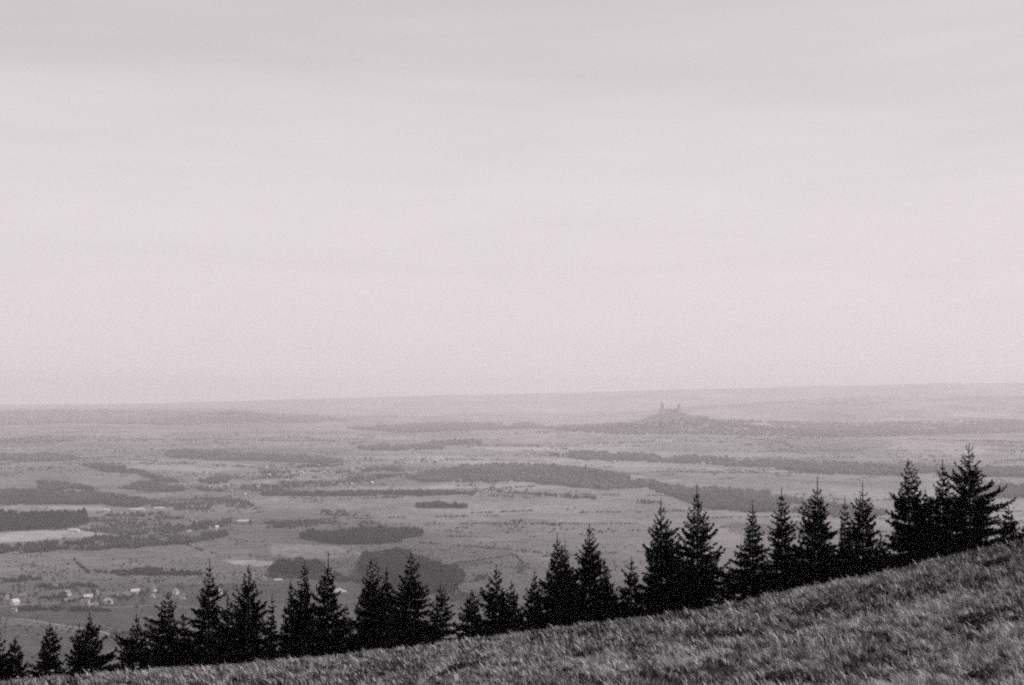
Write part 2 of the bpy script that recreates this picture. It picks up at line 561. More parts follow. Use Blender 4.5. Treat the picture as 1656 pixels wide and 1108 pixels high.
def instance_mass(X, Y, Z, protos, h, wfac, seed, tone0, tone1):
    r = np.random.default_rng(seed)
    n = len(X)
    pick = r.integers(0, len(protos), n)
    Vs = []; Fs = []; Ts = []; off = 0
    tn = np.clip(tone0 + (tone1 - tone0) * (.2 + 1.3 * (fbm(X / 160, Y / 240, seed, 3) - .35) + 0.6 * (r.random(n) - .3)), 0, 1)
    hh = h * (.55 + .55 * r.random(n) + .25 * (vnoise(X / 45, Y / 45, seed + 3))); ww = hh * wfac * r.uniform(0.8, 1.25, n)
    an = r.uniform(0, 2 * math.pi, n)
    for k, (v, f) in enumerate(protos):
        s = np.nonzero(pick == k)[0]
        if not len(s): continue
        c, sn = np.cos(an[s])[:, None], np.sin(an[s])[:, None]
        vx = (v[None, :, 0] * c - v[None, :, 1] * sn) * ww[s][:, None] + X[s][:, None]
        vy = (v[None, :, 0] * sn + v[None, :, 1] * c) * ww[s][:, None] + Y[s][:, None]
        vz = v[None, :, 2] * hh[s][:, None] + Z[s][:, None] - 0.3
        V = np.stack([vx, vy, vz], -1).reshape(-1, 3)
        Fq = (f[None] + (np.arange(len(s)) * len(v))[:, None, None]).reshape(-1, 3) + off
        Vs.append(V); Fs.append(Fq); Ts.append(np.repeat(tn[s], len(v)))
        off += len(V)
    return np.vstack(Vs), np.vstack(Fs), np.concatenate(Ts)

def wood(name, label, polys, spacing, h, kind='mix', keep=1.0, seed=0, t0=0.0, t1=0.6, cat='wood', edge=0.5):
    """a wood seen as one mass"""
    Vs = []; Fs = []; Ts = []; off = 0
    for i, poly in enumerate(polys):
        X, Y, Z = forest_points(poly, spacing, keep, seed + i, edge)
        if not len(X): continue
        sets = {'cone': [(CONES, 1.0, 1.0)], 'blob': [(BLOBS, 1.0, 1.1)], 'mix': [(CONES, .5, 1.0), (BLOBS, .5, 1.0)],
                'fine': [(BLOBS2, .5, 0.9), (CONES, .5, 1.05)], 'finecone': [(CONES, .85, 1.05), (BLOBS2, .15, .7)],
                'fineblob': [(BLOBS2, 1.0, 1.0)]}[kind]
        r = np.random.default_rng(seed + 99 + i)
        u = r.random(len(X)); lo = 0.0
        for protos, frac, wf in sets:
            s = (u >= lo) & (u < lo + frac + 1e-9); lo += frac
            if not s.any(): continue
            V, Fq, T = instance_mass(X[s], Y[s], Z[s], protos, h, wf, seed + i, t0, t1)
            Vs.append(V); Fs.append(Fq + off); Ts.append(T); off += len(V)
    o = np_mesh(name, np.vstack(Vs), np.vstack(Fs), 3, M_forest_hazed if name == 'forest' else M_wood, tone=np.concatenate(Ts))
    tag(o, label, cat, kind='stuff')
    return o

WOODS = [
 ('wood', 'dark island of woodland alone in the pale fields at mid-left', [[(485, 869), (492, 864), (510, 864), (540, 868), (500, 875)],
    [(515, 870), (545, 862), (600, 858), (660, 860), (683, 860), (683, 867), (652, 873), (645, 878), (590, 881), (545, 881), (515, 877), (500, 872)]], 7.0, 13, 'finecone', 1, 0.0, .35),
 ('copse', 'dark block-shaped copse behind the spruces at centre-left', [[(441, 929), (447, 921), (515, 918), (523, 926), (505, 931), (460, 932)]], 6.0, 17, 'fine', 1, 0.0, .2),
 ('wood', 'rounded broadleaf wood behind the middle spruces', [[(588, 925), (590, 910), (620, 905), (650, 908), (700, 924), (746, 936), (744, 945), (725, 948), (732, 958), (700, 960), (650, 955), (600, 950)]], 8.0, 20, 'fineblob', 1, .0, .18),
 ('brush', 'low brush between the block-shaped copse and the rounded wood', [[(425, 935), (450, 928), (530, 930), (590, 935), (585, 945), (520, 938), (470, 936)]], 9.0, 6, 'fineblob', .75, .2, .7),
 ('hedgerow', 'short dark hedgerow on the pale field left of centre', [[(672, 822), (680, 818), (715, 818), (757, 820), (756, 823), (700, 822)]], 8.0, 11, 'fine', 1, .05, .4),
 ('hedgerow', 'long hedgerow crossing the fields below the far village', [[(425, 799), (520, 797), (620, 796), (765, 798), (765, 801), (600, 802), (500, 803), (425, 802)]], 9.0, 10, 'mix', .8, .15, .6),
 ('forest', 'broad dark forest in the middle of the plain', [[(655, 775), (690, 765), (740, 756), (830, 752), (900, 755), (960, 761), (1010, 770), (1060, 782), (1050, 788), (985, 793), (930, 789), (860, 783), (760, 780), (690, 780)]], 15, 15, 'mix', .88, .1, .7),
 ('forest', 'dark forest edge on the slope right of centre', [[(1055, 782), (1110, 791), (1180, 794), (1240, 800), (1300, 812), (1380, 822), (1440, 832), (1400, 838), (1300, 834), (1200, 828), (1130, 822), (1100, 808), (1050, 792)]], 13, 15, 'mix', .84, .1, .65),
 ('forest', 'long forest strip across the plain on the right', [[(885, 738), (940, 733), (1040, 738), (1180, 744), (1300, 750), (1450, 756), (1560, 758), (1700, 760), (1700, 772), (1560, 772), (1440, 770), (1330, 767), (1250, 758), (1100, 750), (950, 745)]], 22, 20, 'mix', .78, .15, .65),
 ('forest', 'wooded belt on the plain behind the tallest spruces', [[(1600, 790), (1700, 785), (1700, 808), (1620, 806), (1560, 798)]], 17, 17, 'mix', .9, .1, .55),
 ('forest', 'narrow dark forest strip on the upper left plain', [[(268, 736), (285, 730), (330, 731), (400, 736), (480, 740), (560, 746), (540, 749), (420, 746), (330, 744), (275, 741)]], 20, 18, 'mix', .9, .0, .45),
 ('forest', 'faint wood at the upper left edge of the plain', [[(-10, 739), (40, 736), (100, 737), (130, 743), (60, 746), (-10, 747)]], 20, 18, 'mix', .85, .2, .6),
 ('wood', 'slanting wood above the light field on the left', [[(130, 752), (170, 752), (220, 760), (250, 770), (290, 780), (300, 795), (240, 796), (190, 790), (245, 778), (225, 768), (170, 764)]], 13, 12, 'mix', .72, .35, 1.0),
 ('wood', 'uneven wooded belt along the left edge above the dark wood', [[(-10, 795), (60, 795), (120, 797), (180, 800), (205, 806), (250, 812), (220, 822), (170, 817), (100, 816), (-10, 816)], [(60, 780), (110, 783), (160, 793), (60, 793)]], 10, 11, 'fine', .72, .25, .9),
 ('wood', 'very dark conifer wood at the left edge', [[(-10, 834), (60, 833), (138, 835), (139, 848), (100, 856), (40, 858), (-10, 860)]], 8.0, 17, 'finecone', 1, .0, .18),
 ('hedgerow', 'ragged hedgerow below the bright strip field on the left', [[(-10, 886), (60, 882), (140, 876), (150, 870), (240, 872), (300, 868), (370, 862), (360, 870), (300, 880), (200, 888), (100, 893), (-10, 900)]], 9, 9, 'fine', .6, .15, .9),
 ('wood', 'loose wood and orchards around the pale barns', [[(140, 838), (210, 830), (330, 832), (380, 838), (370, 850), (300, 862), (200, 866), (150, 862)], [(235, 812), (330, 806), (400, 812), (420, 822), (330, 826), (255, 826)]], 13, 9, 'fine', .45, .3, 1.0),
 ('brush', 'scattered brush on the field above the island wood', [[(400, 845), (520, 838), (650, 850), (640, 858), (500, 858), (410, 852)], [(520, 820), (560, 824), (600, 836), (520, 836)]], 12, 7, 'fine', .3, .1, .6),
 ('brush', 'patchy brush around the far village', [[(350, 770), (420, 764), (440, 752), (560, 748), (640, 755), (660, 768), (600, 780), (500, 792), (400, 800), (330, 796), (300, 785)]], 17, 9, 'mix', .38, .1, .7),
 ('hedgerow', 'dark hedge line in front of the village houses', [[(30, 985), (60, 980), (100, 984), (180, 986), (180, 989), (100, 990), (30, 989)], [(62, 967), (103, 965), (104, 968), (62, 970)]], 5, 4, 'fineblob', .75, .0, .5),
 ('hedgerow', 'broken hedgerow crossing the near field behind the left spruces', [[(150, 926), (240, 921), (330, 926), (400, 928), (400, 932), (300, 931), (200, 932)], [(60, 948), (140, 945), (160, 951), (80, 954)], [(0, 938), (60, 932), (70, 938), (0, 944)]], 7, 5.5, 'fineblob', .55, .05, .5),
 ('brush', 'low brush on the field left of the island wood', [[(150, 1026), (240, 1020), (260, 1030), (150, 1034)], [(700, 955), (790, 960), (820, 990), (700, 975)], [(755, 930), (790, 925), (790, 938), (750, 945)]], 8, 4, 'fineblob', .5, .05, .6),
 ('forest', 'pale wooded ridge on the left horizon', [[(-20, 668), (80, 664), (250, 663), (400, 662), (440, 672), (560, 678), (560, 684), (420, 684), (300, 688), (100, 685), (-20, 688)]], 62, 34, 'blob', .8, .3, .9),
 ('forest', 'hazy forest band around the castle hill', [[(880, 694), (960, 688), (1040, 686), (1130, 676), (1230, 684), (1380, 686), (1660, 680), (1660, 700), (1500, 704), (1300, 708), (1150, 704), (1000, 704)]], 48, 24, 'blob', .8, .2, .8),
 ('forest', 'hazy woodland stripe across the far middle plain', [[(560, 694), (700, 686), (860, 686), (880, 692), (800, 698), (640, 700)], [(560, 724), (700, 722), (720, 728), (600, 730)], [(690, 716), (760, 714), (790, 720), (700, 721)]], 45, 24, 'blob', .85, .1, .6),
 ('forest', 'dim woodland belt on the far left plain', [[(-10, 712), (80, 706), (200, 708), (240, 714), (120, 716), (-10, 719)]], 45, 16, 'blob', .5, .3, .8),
 ('hedgerow', 'thin hedgerow trailing right from the broad forest', [[(800, 792), (980, 806), (1080, 814), (1085, 818), (980, 812), (800, 796)], [(820, 842), (900, 848), (905, 851), (820, 845)]], 13, 7, 'fine', .45, .1, .6),
]
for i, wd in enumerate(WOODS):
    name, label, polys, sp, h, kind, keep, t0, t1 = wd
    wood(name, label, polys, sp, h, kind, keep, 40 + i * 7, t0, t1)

def scrub():
    r = np.random.default_rng(77)
    Vs = []; Fs = []; Ts = []; off = 0
    for (d0, d1, n, h) in [(1700, 3300, 9000, 3.6), (3300, 6000, 16000, 5.5), (6000, 12000, 16000, 9.0)]:
        y = np.sqrt(r.uniform(d0 ** 2, d1 ** 2, n)); x = r.uniform(-.40, .40, n) * y
        dens = fbm(x / 260, y / 260, 71, 3) * .6 + fbm(x / 60, y / 110, 72, 2) * .4
        left = sstep(.05, -.25, x / y) * .06
        k = dens + left > .605 + .05 * r.random(n)
        x, y = x[k], y[k]; z = terrain(x, y)
        qx, qy = project(x, y, z)
        ok = np.ones(len(x), bool)
        for poly, a in FIELDS:
            if a > .24: ok &= ~in_poly(qx, qy, poly)
        x, y, z = x[ok], y[ok], z[ok]
        V, Fq, T = instance_mass(x, y, z, BLOBS, h * .85, 1.3, 78, .35, 1.0)
        Vs.append(V); Fs.append(Fq + off); Ts.append(T); off += len(V)
    o = np_mesh('scrub', np.vstack(Vs), np.vstack(Fs), 3, M_wood, tone=np.concatenate(Ts))
    tag(o, 'scattered bushes and hedges speckling the open farmland', 'scrub', kind='stuff')
scrub()
def hedge_net():
    r = np.random.default_rng(91)
    Vs = []; Fs = []; Ts = []; off = 0
    for k in range(75):
        y0 = 2700 * (4.2 ** r.random()) ; x0 = r.uniform(-.40, .40) * y0
        ln = r.uniform(.05, .22) * y0
        a = r.normal(.05, .35) if r.random() < .75 else r.uniform(.8, 2.2)
        sp = 3.0 + y0 * .0011
        n = int(ln / sp); t = np.arange(n) * sp
        bend = r.normal(0, .0006)
        x = x0 + t * np.cos(a + bend * t); y = y0 + t * np.sin(a + bend * t)
        gap = vnoise(t / 45.0, np.zeros(n) + k, 92) > .33
        x = x[gap] + r.normal(0, sp * .25, gap.sum()); y = y[gap] + r.normal(0, sp * .25, gap.sum())
        if not len(x): continue
        z = terrain(x, y)
        qx, qy = project(x, y, z)
        ok = np.ones(len(x), bool)
        for poly, al in FIELDS:
            if al > .3: ok &= ~in_poly(qx, qy, poly)
        if not ok.any(): continue
        V, Fq, T = instance_mass(x[ok], y[ok], z[ok], BLOBS, 2.2 + y0 * .0007, 1.3, 300 + k, .25, 1.0)
        Vs.append(V); Fs.append(Fq + off); Ts.append(T); off += len(V)
    o = np_mesh('hedgerows', np.vstack(Vs), np.vstack(Fs), 3, M_wood, tone=np.concatenate(Ts))
    tag(o, 'thin broken hedgerows dividing the fields of the plain', 'hedgerow', kind='stuff')
hedge_net()

# ------------------------------------------------------------------ houses
def slab_roof(Lx, Wy, Hh, rise, over=0.5, th=0.25, hip=0.0):
    """gable (or half-hipped) roof with eaves, closed"""
    hx, hy = Lx / 2 + over, Wy / 2 + over
    drop = rise * over / (Wy / 2)
    z0 = Hh - drop; z1 = Hh + rise
    rx = hx - hip
    V = [(-hx, -hy, z0), (hx, -hy, z0), (hx, hy, z0), (-hx, hy, z0), (-rx, 0, z1), (rx, 0, z1),
         (-hx, -hy, z0 + th), (hx, -hy, z0 + th), (hx, hy, z0 + th), (-hx, hy, z0 + th), (-rx, 0, z1 + th), (rx, 0, z1 + th)]
    Fc = [(0, 1, 5, 4), (2, 3, 4, 5), (7, 6, 10, 11), (9, 8, 11, 10), (0, 6, 7, 1), (2, 8, 9, 3),
          (1, 7, 11, 5), (5, 11, 8, 2), (3, 9, 10, 4), (4, 10, 6, 0)]
    return V, Fc

def box(x0, x1, y0, y1, z0, z1):
    V = [(x0, y0, z0), (x1, y0, z0), (x1, y1, z0), (x0, y1, z0), (x0, y0, z1), (x1, y0, z1), (x1, y1, z1), (x0, y1, z1)]
    Fc = [(3, 2, 1, 0), (4, 5, 6, 7), (0, 1, 5, 4), (1, 2, 6, 5), (2, 3, 7, 6), (3, 0, 4, 7)]
    return V, Fc

def make_house(Lx, Wy, Hh, rise, wall_m, roof_m, name='house', hip=0.0, wins=3, chimney=True):
    r = empty(name, (0, 0, 0))
    V = [(-Lx/2, -Wy/2, -2), (Lx/2, -Wy/2, -2), (Lx/2, Wy/2, -2), (-Lx/2, Wy/2, -2),
         (-Lx/2, -Wy/2, Hh), (Lx/2, -Wy/2, Hh), (Lx/2, Wy/2, Hh), (-Lx/2, Wy/2, Hh),
         (-Lx/2, 0, Hh + rise * (1 - 0) - .02 - (rise * 2 * hip / Lx if hip else 0) * 0), (Lx/2, 0, Hh + rise - .02)]
    if hip:
        Fc = [(3, 2, 1, 0), (0, 1, 5, 4), (1, 2, 6, 5), (2, 3, 7, 6), (3, 0, 4, 7), (4, 5, 6, 7)]
        V = V[:8]
    else:
        Fc = [(3, 2, 1, 0), (0, 1, 5, 4), (2, 3, 7, 6), (1, 2, 6, 9, 5), (3, 0, 4, 8, 7), (4, 5, 9, 8), (6, 7, 8, 9)]
    py_mesh('wall', V, Fc, wall_m, r)
    RV, RF = slab_roof(Lx, Wy, Hh, rise, 0.5, 0.25, hip)
    rf = py_mesh('roof', RV, RF, roof_m, r)
    if chimney:
        CV, CF = box(Lx * .18, Lx * .18 + .8, -.4 + .5, .9, Hh + rise * .5, Hh + rise + 1.1)
        py_mesh('chimney', CV, CF, M_wall_grey, rf)
    for i in range(wins):
        cx = -Lx / 2 + Lx * (i + .5) / wins
        WV, WF = box(cx - .55, cx + .55, -Wy/2 - .04, -Wy/2 + .1, Hh * .38, Hh * .38 + 1.3)
        py_mesh('window', WV, WF, M_glass, r)
    if wins:
        WV, WF = box(Lx/2 - .1, Lx/2 + .04, -.5, .5, 0, 2.1)
        py_mesh('door', WV, WF, M_roof_dark, r)
    return r

H_PROTO = {}
def house_of(kind):
    specs = {
        'white_pale': (12, 8.5, 4.6, 4.0, M_wall_white, M_roof_pale), 'white_dark': (11, 8.5, 4.6, 4.0, M_wall_white, M_roof_dark),
        'grey_mid': (11, 8, 4.2, 3.8, M_wall_grey, M_roof_mid), 'white_mid': (13, 9, 4.8, 4.2, M_wall_white, M_roof_mid),
        'small': (7, 6, 3.2, 2.6, M_wall_white, M_roof_mid), 'barn': (36, 11, 4.5, 3.0, M_wall_bright, M_roof_pale),
        'bright': (13, 10, 5.5, 3.5, M_wall_bright, M_roof_pale),
    }
    if kind not in H_PROTO:
        s = specs[kind]
        nm = 'barn' if kind == 'barn' else 'house'
        H_PROTO[kind] = [make_house(*s, name=nm, wins=6 if kind == 'barn' else 3, chimney=kind != 'barn'), False]
    src, used = H_PROTO[kind]
    if not used:
        H_PROTO[kind][1] = True
        return src
    return copy_tree(src, (0, 0, 0), 0)

HOUSES = [  # px, py of the foot, kind, turn in degrees, label
 (11, 969, 'small', 70, 'small pale house at the far left end of the village'),
 (24, 978, 'white_pale', 60, 'pale house with light roof, second from the left frame edge'),
 (38, 968, 'grey_mid', 10, 'grey house among trees just right of the leftmost pale pair'),
 (23, 990, 'small', 0, 'low pale shed on the track below the leftmost village pair'),
 (90, 951, 'small', 20, 'little pale cottage standing alone uphill of the village'),
 (108, 964, 'white_mid', 75, 'pale gabled house at the upper left of the village middle'),
 (110, 976, 'grey_mid', 30, 'greyish house directly below the upper left gabled one'),
 (125, 971, 'grey_mid', -20, 'grey house between the gabled one and the brightest house'),
 (143, 971, 'bright', 8, 'brightest white house in the middle of the village'),
 (156, 961, 'small', 85, 'small pale house uphill and right of the brightest one'),
 (138, 979, 'white_mid', -10, 'pale house just below the brightest white house'),
 (153, 983, 'grey_mid', 15, 'grey house lowest in the village on the hedge line'),
 (175, 977, 'white_pale', -35, 'large light-roofed house right of the brightest house'),
 (185, 966, 'grey_mid', -15, 'grey-roofed house uphill of the large light-roofed one'),
 (204, 966, 'grey_mid', 5, 'grey house just left of the second brightest house'),
 (219, 962, 'bright', 15, 'second brightest white house at the right end of village'),
 (247, 957, 'white_dark', 80, 'narrow gable-on house with dark roof right of village'),
 (247, 967, 'small', 60, 'small pale house below the narrow dark-roofed one'),
 (283, 961, 'white_mid', 85, 'tall pale gable just left of a young spruce top'),
 (295, 969, 'white_dark', 85, 'pale house with dark roof close to the forked spruce'),
 (281, 984, 'small', 0, 'tiny white cottage low beside the spruce top'),
 (337, 973, 'small', 40, 'small pale house seen just left of a tall spruce tip'),
 (352, 962, 'white_mid', 70, 'pale house glimpsed right of the tall lanky spruce'),
 (378, 1034, 'bright', 80, 'white house glimpsed through the gap between two left spruces'),
 (740, 1022, 'white_pale', -25, 'pale-roofed house peeping between spruces above the crest'),
 (428, 938, 'small', 0, 'tiny white hut left of the row of white sheds'),
]
for px, py, kind, turn, label in HOUSES:
    x, y, z = valley_at(px, py)
    o = house_of(kind)
    o.location = (x, y, z); o.rotation_euler = (0, 0, R(turn)); o.scale = (1.08, 1.08, 1.08)
    tag(o, label, 'house', 'houses of the near village')
BARNS = [
 (222, 826, 5, (1.1, 1, 1), 'long bright barn standing among the trees on the left'),
 (257, 824, 12, (.8, 1, .9), 'shorter dull barn right of the bright one'),
 (396, 845, 14, (1.15, 1, .9), 'long isolated pale barn slightly tilted on the slope'),
 (120, 860, -8, (.7, 1.1, 1), 'pale barn on the bright strip at the foot of the dark wood'),
 (172, 827, 0, (.45, 1, 1), 'small white barn farther left of the bright long barn'),
 (450, 940, 3, (.42, .6, .55), 'low white shed in front of the block-shaped copse'),
]
for px, py, turn, s, label in BARNS:
    x, y, z = valley_at(px, py)
    o = house_of('barn')
    o.location = (x, y, z); o.rotation_euler = (0, 0, R(turn)); o.scale = s
    tag(o, label, 'barn', 'pale farm barns')

def plain_house_mesh():
    V, Fc = box(-7, 7, -5, 5, -2, 5)
    RV, RF = slab_roof(14, 10, 5, 4.5, .5, .25)
    n = len(V)
    return V + RV, Fc + [tuple(i + n for i in f) for f in RF], [0] * len(Fc) + [1] * len(RF)
V, Fc, mi = plain_house_mesh()
fh = [py_mesh('village_house', V, Fc, [M_wall_grey, rm], mat_idx=mi) for rm in (M_roof_mid, M_roof_pale)]
rr_ = random.Random(5)
cnt = 0
FARV = [(430 + rr_.random() * 175, 756 + rr_.random() * 30) for _ in range(52)] + [(330 + rr_.random() * 90, 778 + rr_.random() * 24) for _ in range(14)] + \
       [(265 + rr_.random() * 110, 838 + rr_.random() * 24) for _ in range(9)]
for k, (px, py) in enumerate(FARV):
    x, y, z = valley_at(px, py)
    src = fh[k % 2]
    o = src if k < 2 else src.copy()
    if k >= 2: COL.objects.link(o)
    o.location = (x, y, z); o.rotation_euler = (0, 0, rr_.uniform(0, math.pi))
    s = rr_.uniform(.6, .95); o.scale = (s, s, s)
    if k < 52:
        tag(o, 'tiny pale house of the far village in the brush above the long hedgerow', 'house', 'houses of the far village')
    elif k < 66:
        tag(o, 'tiny pale house of the hamlet left of the far village', 'house', 'houses of the small hamlet')
    else:
        tag(o, 'tiny pale house in the loose wood below the long bright barn', 'house', 'houses in the loose wood')

# pale heap beside the copse
def heap(px, py, rx, ry, h):
    r = np.random.default_rng(3)
    x, y, z = valley_at(px, py)
    nr, na = 10, 28
    V = []; Fc = []
    for i in range(nr + 1):
        q = i / nr
        for j in range(na):
            a = 2 * math.pi * j / na
            k = 1 + .15 * math.sin(3 * a + 1) + .06 * r.normal()
            V.append((rx * q * k * math.cos(a), ry * q * k * math.sin(a), h * (1 - q ** 1.6) * (1 + .1 * r.normal()) - .5))
    for i in range(nr):
        for j in range(na):
            Fc.append((i * na + j, (i + 1) * na + j, (i + 1) * na + (j + 1) % na, i * na + (j + 1) % na))
    o = py_mesh('sand_heap', V, Fc, M_sand, smooth=True)
    o.location = (x, y, z)
    tag(o, 'bright pale earth heap behind the slender spruce with a long tip', 'heap')
heap(548, 957, 13, 9, 6)

# roads
def ribbon(name, pts, width, m, label):
    P = [valley_at(a, b) for a, b in pts]
    xs = np.array([p[0] for p in P]); ys = np.array([p[1] for p in P])
    n = 160
    t = np.linspace(0, len(P) - 1, n)
    X = np.interp(t, range(len(P)), xs); Y = np.interp(t, range(len(P)), ys)
    ker = np.ones(13) / 13
    X[6:-6] = np.convolve(X, ker, 'valid'); Y[6:-6] = np.convolve(Y, ker, 'valid')
    dx = np.gradient(X); dy = np.gradient(Y); l = np.hypot(dx, dy) + 1e-9
    nx, ny = -dy / l, dx / l
    V = []
    for s in (-1, 1):
        xx = X + nx * s * width / 2; yy = Y + ny * s * width / 2
        V.append(np.stack([xx, yy, np.maximum(terrain(xx, yy), terrain(X, Y)) + 0.35], -1))
    V = np.vstack(V)
    # skirts so the road has a body
    V2 = V.copy(); V2[:, 2] -= 1.5
    A = np.arange(n - 1)
    top = np.stack([A, A + 1, A + 1 + n, A + n], -1)
    s1 = np.stack([A + 2 * n, A + 1 + 2 * n, A + 1, A], -1)
    s2 = np.stack([A + n, A + 1 + n, A + 1 + 3 * n, A + 3 * n], -1)
    o = np_mesh(name, np.vstack([V, V2]), np.vstack([top, s1, s2]), 4, m)
    tag(o, label, kind='structure')
ribbon('road', [(-20, 999), (40, 1003), (100, 1012), (160, 1022), (200, 1034)], 9, M_track, 'pale dirt track curving across the near left field')
ribbon('path', [(-20, 984), (30, 979), (60, 976), (100, 976), (180, 984), (260, 978), (330, 985)], 5, M_track, 'pale lane along the village front')
ribbon('track', [(660, 953), (700, 955), (745, 956), (800, 960)], 5, M_track, 'pale track at the foot of the rounded wood')

# ------------------------------------------------------------------ single valley trees
def make_valley_tree(seed, conifer=False):
    r = empty('valley_tree', (0, 0, 0))
    rg = np.random.default_rng(seed)
    # trunk
    n = 6; V = []; Fc = []
    for k, (z, q) in enumerate([(-.5, .35), (1.5, .25), (5, .12)]):
        for j in range(n):
            a = 2 * math.pi * j / n; V.append((q * math.cos(a), q * math.sin(a), z))
    for k in range(2):
        for j in range(n):
            Fc.append((k * n + j, k * n + (j + 1) % n, (k + 1) * n + (j + 1) % n, (k + 1) * n + j))
    py_mesh('trunk', V, Fc, M_bark, r)
    Vs = []; Fs = []; off = 0; T = []
    m = 150
    for k in range(m):                       # leaf clumps through the crown
        if conifer:
            z = rg.uniform(1, 10); q = (10.5 - z) * .26 * math.sqrt(rg.random())
        else:
            th = math.acos(rg.uniform(-1, 1)); q0 = rg.random() ** (1 / 3) * 3.6
            z = 5 + q0 * math.cos(th) * .85; q = q0 * math.sin(th)
        a = rg.uniform(0, 2 * math.pi)
        c = np.array([q * math.cos(a), q * math.sin(a), z])
        s = rg.uniform(.5, 1.0)
        P = c + rg.normal(0, 1, (4, 3)) * s * .6
        Vs.append(P); Fs += [(off, off + 1, off + 2), (off, off + 2, off + 3), (off, off + 3, off + 1), (off + 1, off + 3, off + 2)]
        off += 4; T += [rg.random()] * 4
    np_mesh('crown', np.vstack(Vs), Fs, 3, M_leaf, r, tone=T)
    return r
VT = [make_valley_tree(1), make_valley_tree(2), make_valley_tree(3), make_valley_tree(4, True)]
vt_used = [False] * 4
def valley_tree(px, py, s, label, group, cat='tree'):
    x, y, z = valley_at(px, py)
    k = rr_.choice([0, 1, 2, 0, 1, 3])
    if not vt_used[k]:
        o = VT[k]; vt_used[k] = True
        o.location = (x, y, z); o.scale = (s, s, s)
    else:
        o = copy_tree(VT[k], (x, y, z), rr_.uniform(0, 6), s)
    tag(o, label, cat, group)
for k in range(105):
    px = rr_.uniform(0, 345); py = 968 + rr_.gauss(0, 7)
    if px > 235: py = 962 + rr_.gauss(0, 7)
    if k % 2: px = rr_.gauss(145, 38); py = 972 + rr_.gauss(0, 8)
    valley_tree(px, py, rr_.uniform(.55, 1.15), 'dark leafy tree in the gardens between the near village houses', 'garden trees of the near village')
for k in range(14):
    valley_tree(345 + k * 4.5 + rr_.uniform(-2, 2), 962 + rr_.gauss(0, 9), rr_.uniform(.8, 1.3), 'grey leafy tree seen through the gap behind the tall lanky spruce', 'trees behind the left spruces')
for px, py, s in [(182, 908, .6), (200, 905, .5), (265, 908, .7), (280, 909, .6), (292, 908, .6), (303, 907, .6), (323, 909, .5), (338, 909, .8), (352, 902, .5), (371, 904, .9),
                  (405, 902, 1.0), (417, 903, .8), (427, 903, .6), (452, 902, .8), (318, 890, .6), (405, 863, .7), (375, 858, .8), (210, 908, .8), (221, 910, .8)]:
    valley_tree(px, py, s, 'small dark tree in the loose row crossing the field above the village', 'row of field trees')
valley_tree(154, 928, 1.2, 'dark round tree at the left end of the near field hedgerow', 'lone field trees')
valley_tree(768, 902, .7, 'lone small dark bush on the pale field right of the rounded wood', 'lone field trees')
valley_tree(30, 950, 1.0, 'round tree on the slope above the left end of the village', 'lone field trees')
valley_tree(563, 895, .9, 'lone dark tree above the brush left of the rounded wood', 'lone field trees')
valley_tree(844, 880, .6, 'lone small bush in the middle of the broad pale field', 'lone field trees')

# ------------------------------------------------------------------ castle ruin on its hill
def rock_tower(name, parent, cx, cy, base_w, top_w, h, seed, m, crag=.25):
    r = np.random.default_rng(seed)
    n = 10; lv = 9; V = []; Fc = []
    for k in range(lv + 1):
        t = k / lv
        q = base_w * (1 - t) ** 1.3 + top_w
        for j in range(n):
            a = 2 * math.pi * j / n
            e = q * (1 + crag * (1 - t * .7) * r.normal() * .5)
            V.append((cx + e * math.cos(a), cy + e * math.sin(a), h * t - 4 * (k == 0)))
    V.append((cx, cy, h))
    for k in range(lv):
        for j in range(n):
            Fc.append((k * n + j, k * n + (j + 1) % n, (k + 1) * n + (j + 1) % n, (k + 1) * n + j))
    for j in range(n): Fc.append((lv * n + j, lv * n + (j + 1) % n, len(V) - 1))
    return py_mesh(name, V, Fc, m, parent)
cx_, cy_ = (1085 - 828) / F * 11000, 11000.0
cz_ = float(terrain(cx_, cy_))
castle = empty('castle_ruin', (cx_, cy_, cz_ - 8))
castle.scale = (1.0, 1.0, .95)
tag(castle, 'hazy twin-towered castle ruin on a lone rocky hill far off', 'castle')
PXM = 11000 / F   # metres per photo pixel out there
rock_tower('crag', castle, -14 * PXM, 0, 22, 9, 46, 1, M_stone)
V_, F_ = box(-16.6 * PXM, -12.4 * PXM, -8, 8, 44, 72); py_mesh('tower', V_, F_, M_stone, castle)
rock_tower('spire', castle, -14.5 * PXM, 0, 7, 2, 12, 2, M_stone, .1).location = (0, 0, 70)
rock_tower('crag', castle, 13 * PXM, 5, 24, 13, 50, 3, M_stone)
V_, F_ = box(10.4 * PXM, 15.2 * PXM, -6, 12, 46, 68); py_mesh('tower', V_, F_, M_stone, castle)
prof = [(-12, 36), (-9, 30), (-7, 34), (-4, 28), (-1, 33), (2, 27), (5, 31), (8, 24), (11, 34)]
V_ = []; F_ = []
for yy_ in (-7, 7):
    for a, b in prof: V_.append((a * PXM, yy_, b))
    for a, b in prof: V_.append((a * PXM, yy_, -12))
n_ = len(prof)
for i in range(n_ - 1):
    F_ += [(n_ + i, n_ + i + 1, i + 1, i), (3 * n_ + i + 1, 3 * n_ + i, 2 * n_ + i, 2 * n_ + i + 1), (i, i + 1, 2 * n_ + i + 1, 2 * n_ + i)]
py_mesh('curtain_wall', V_, F_, M_stone, castle)

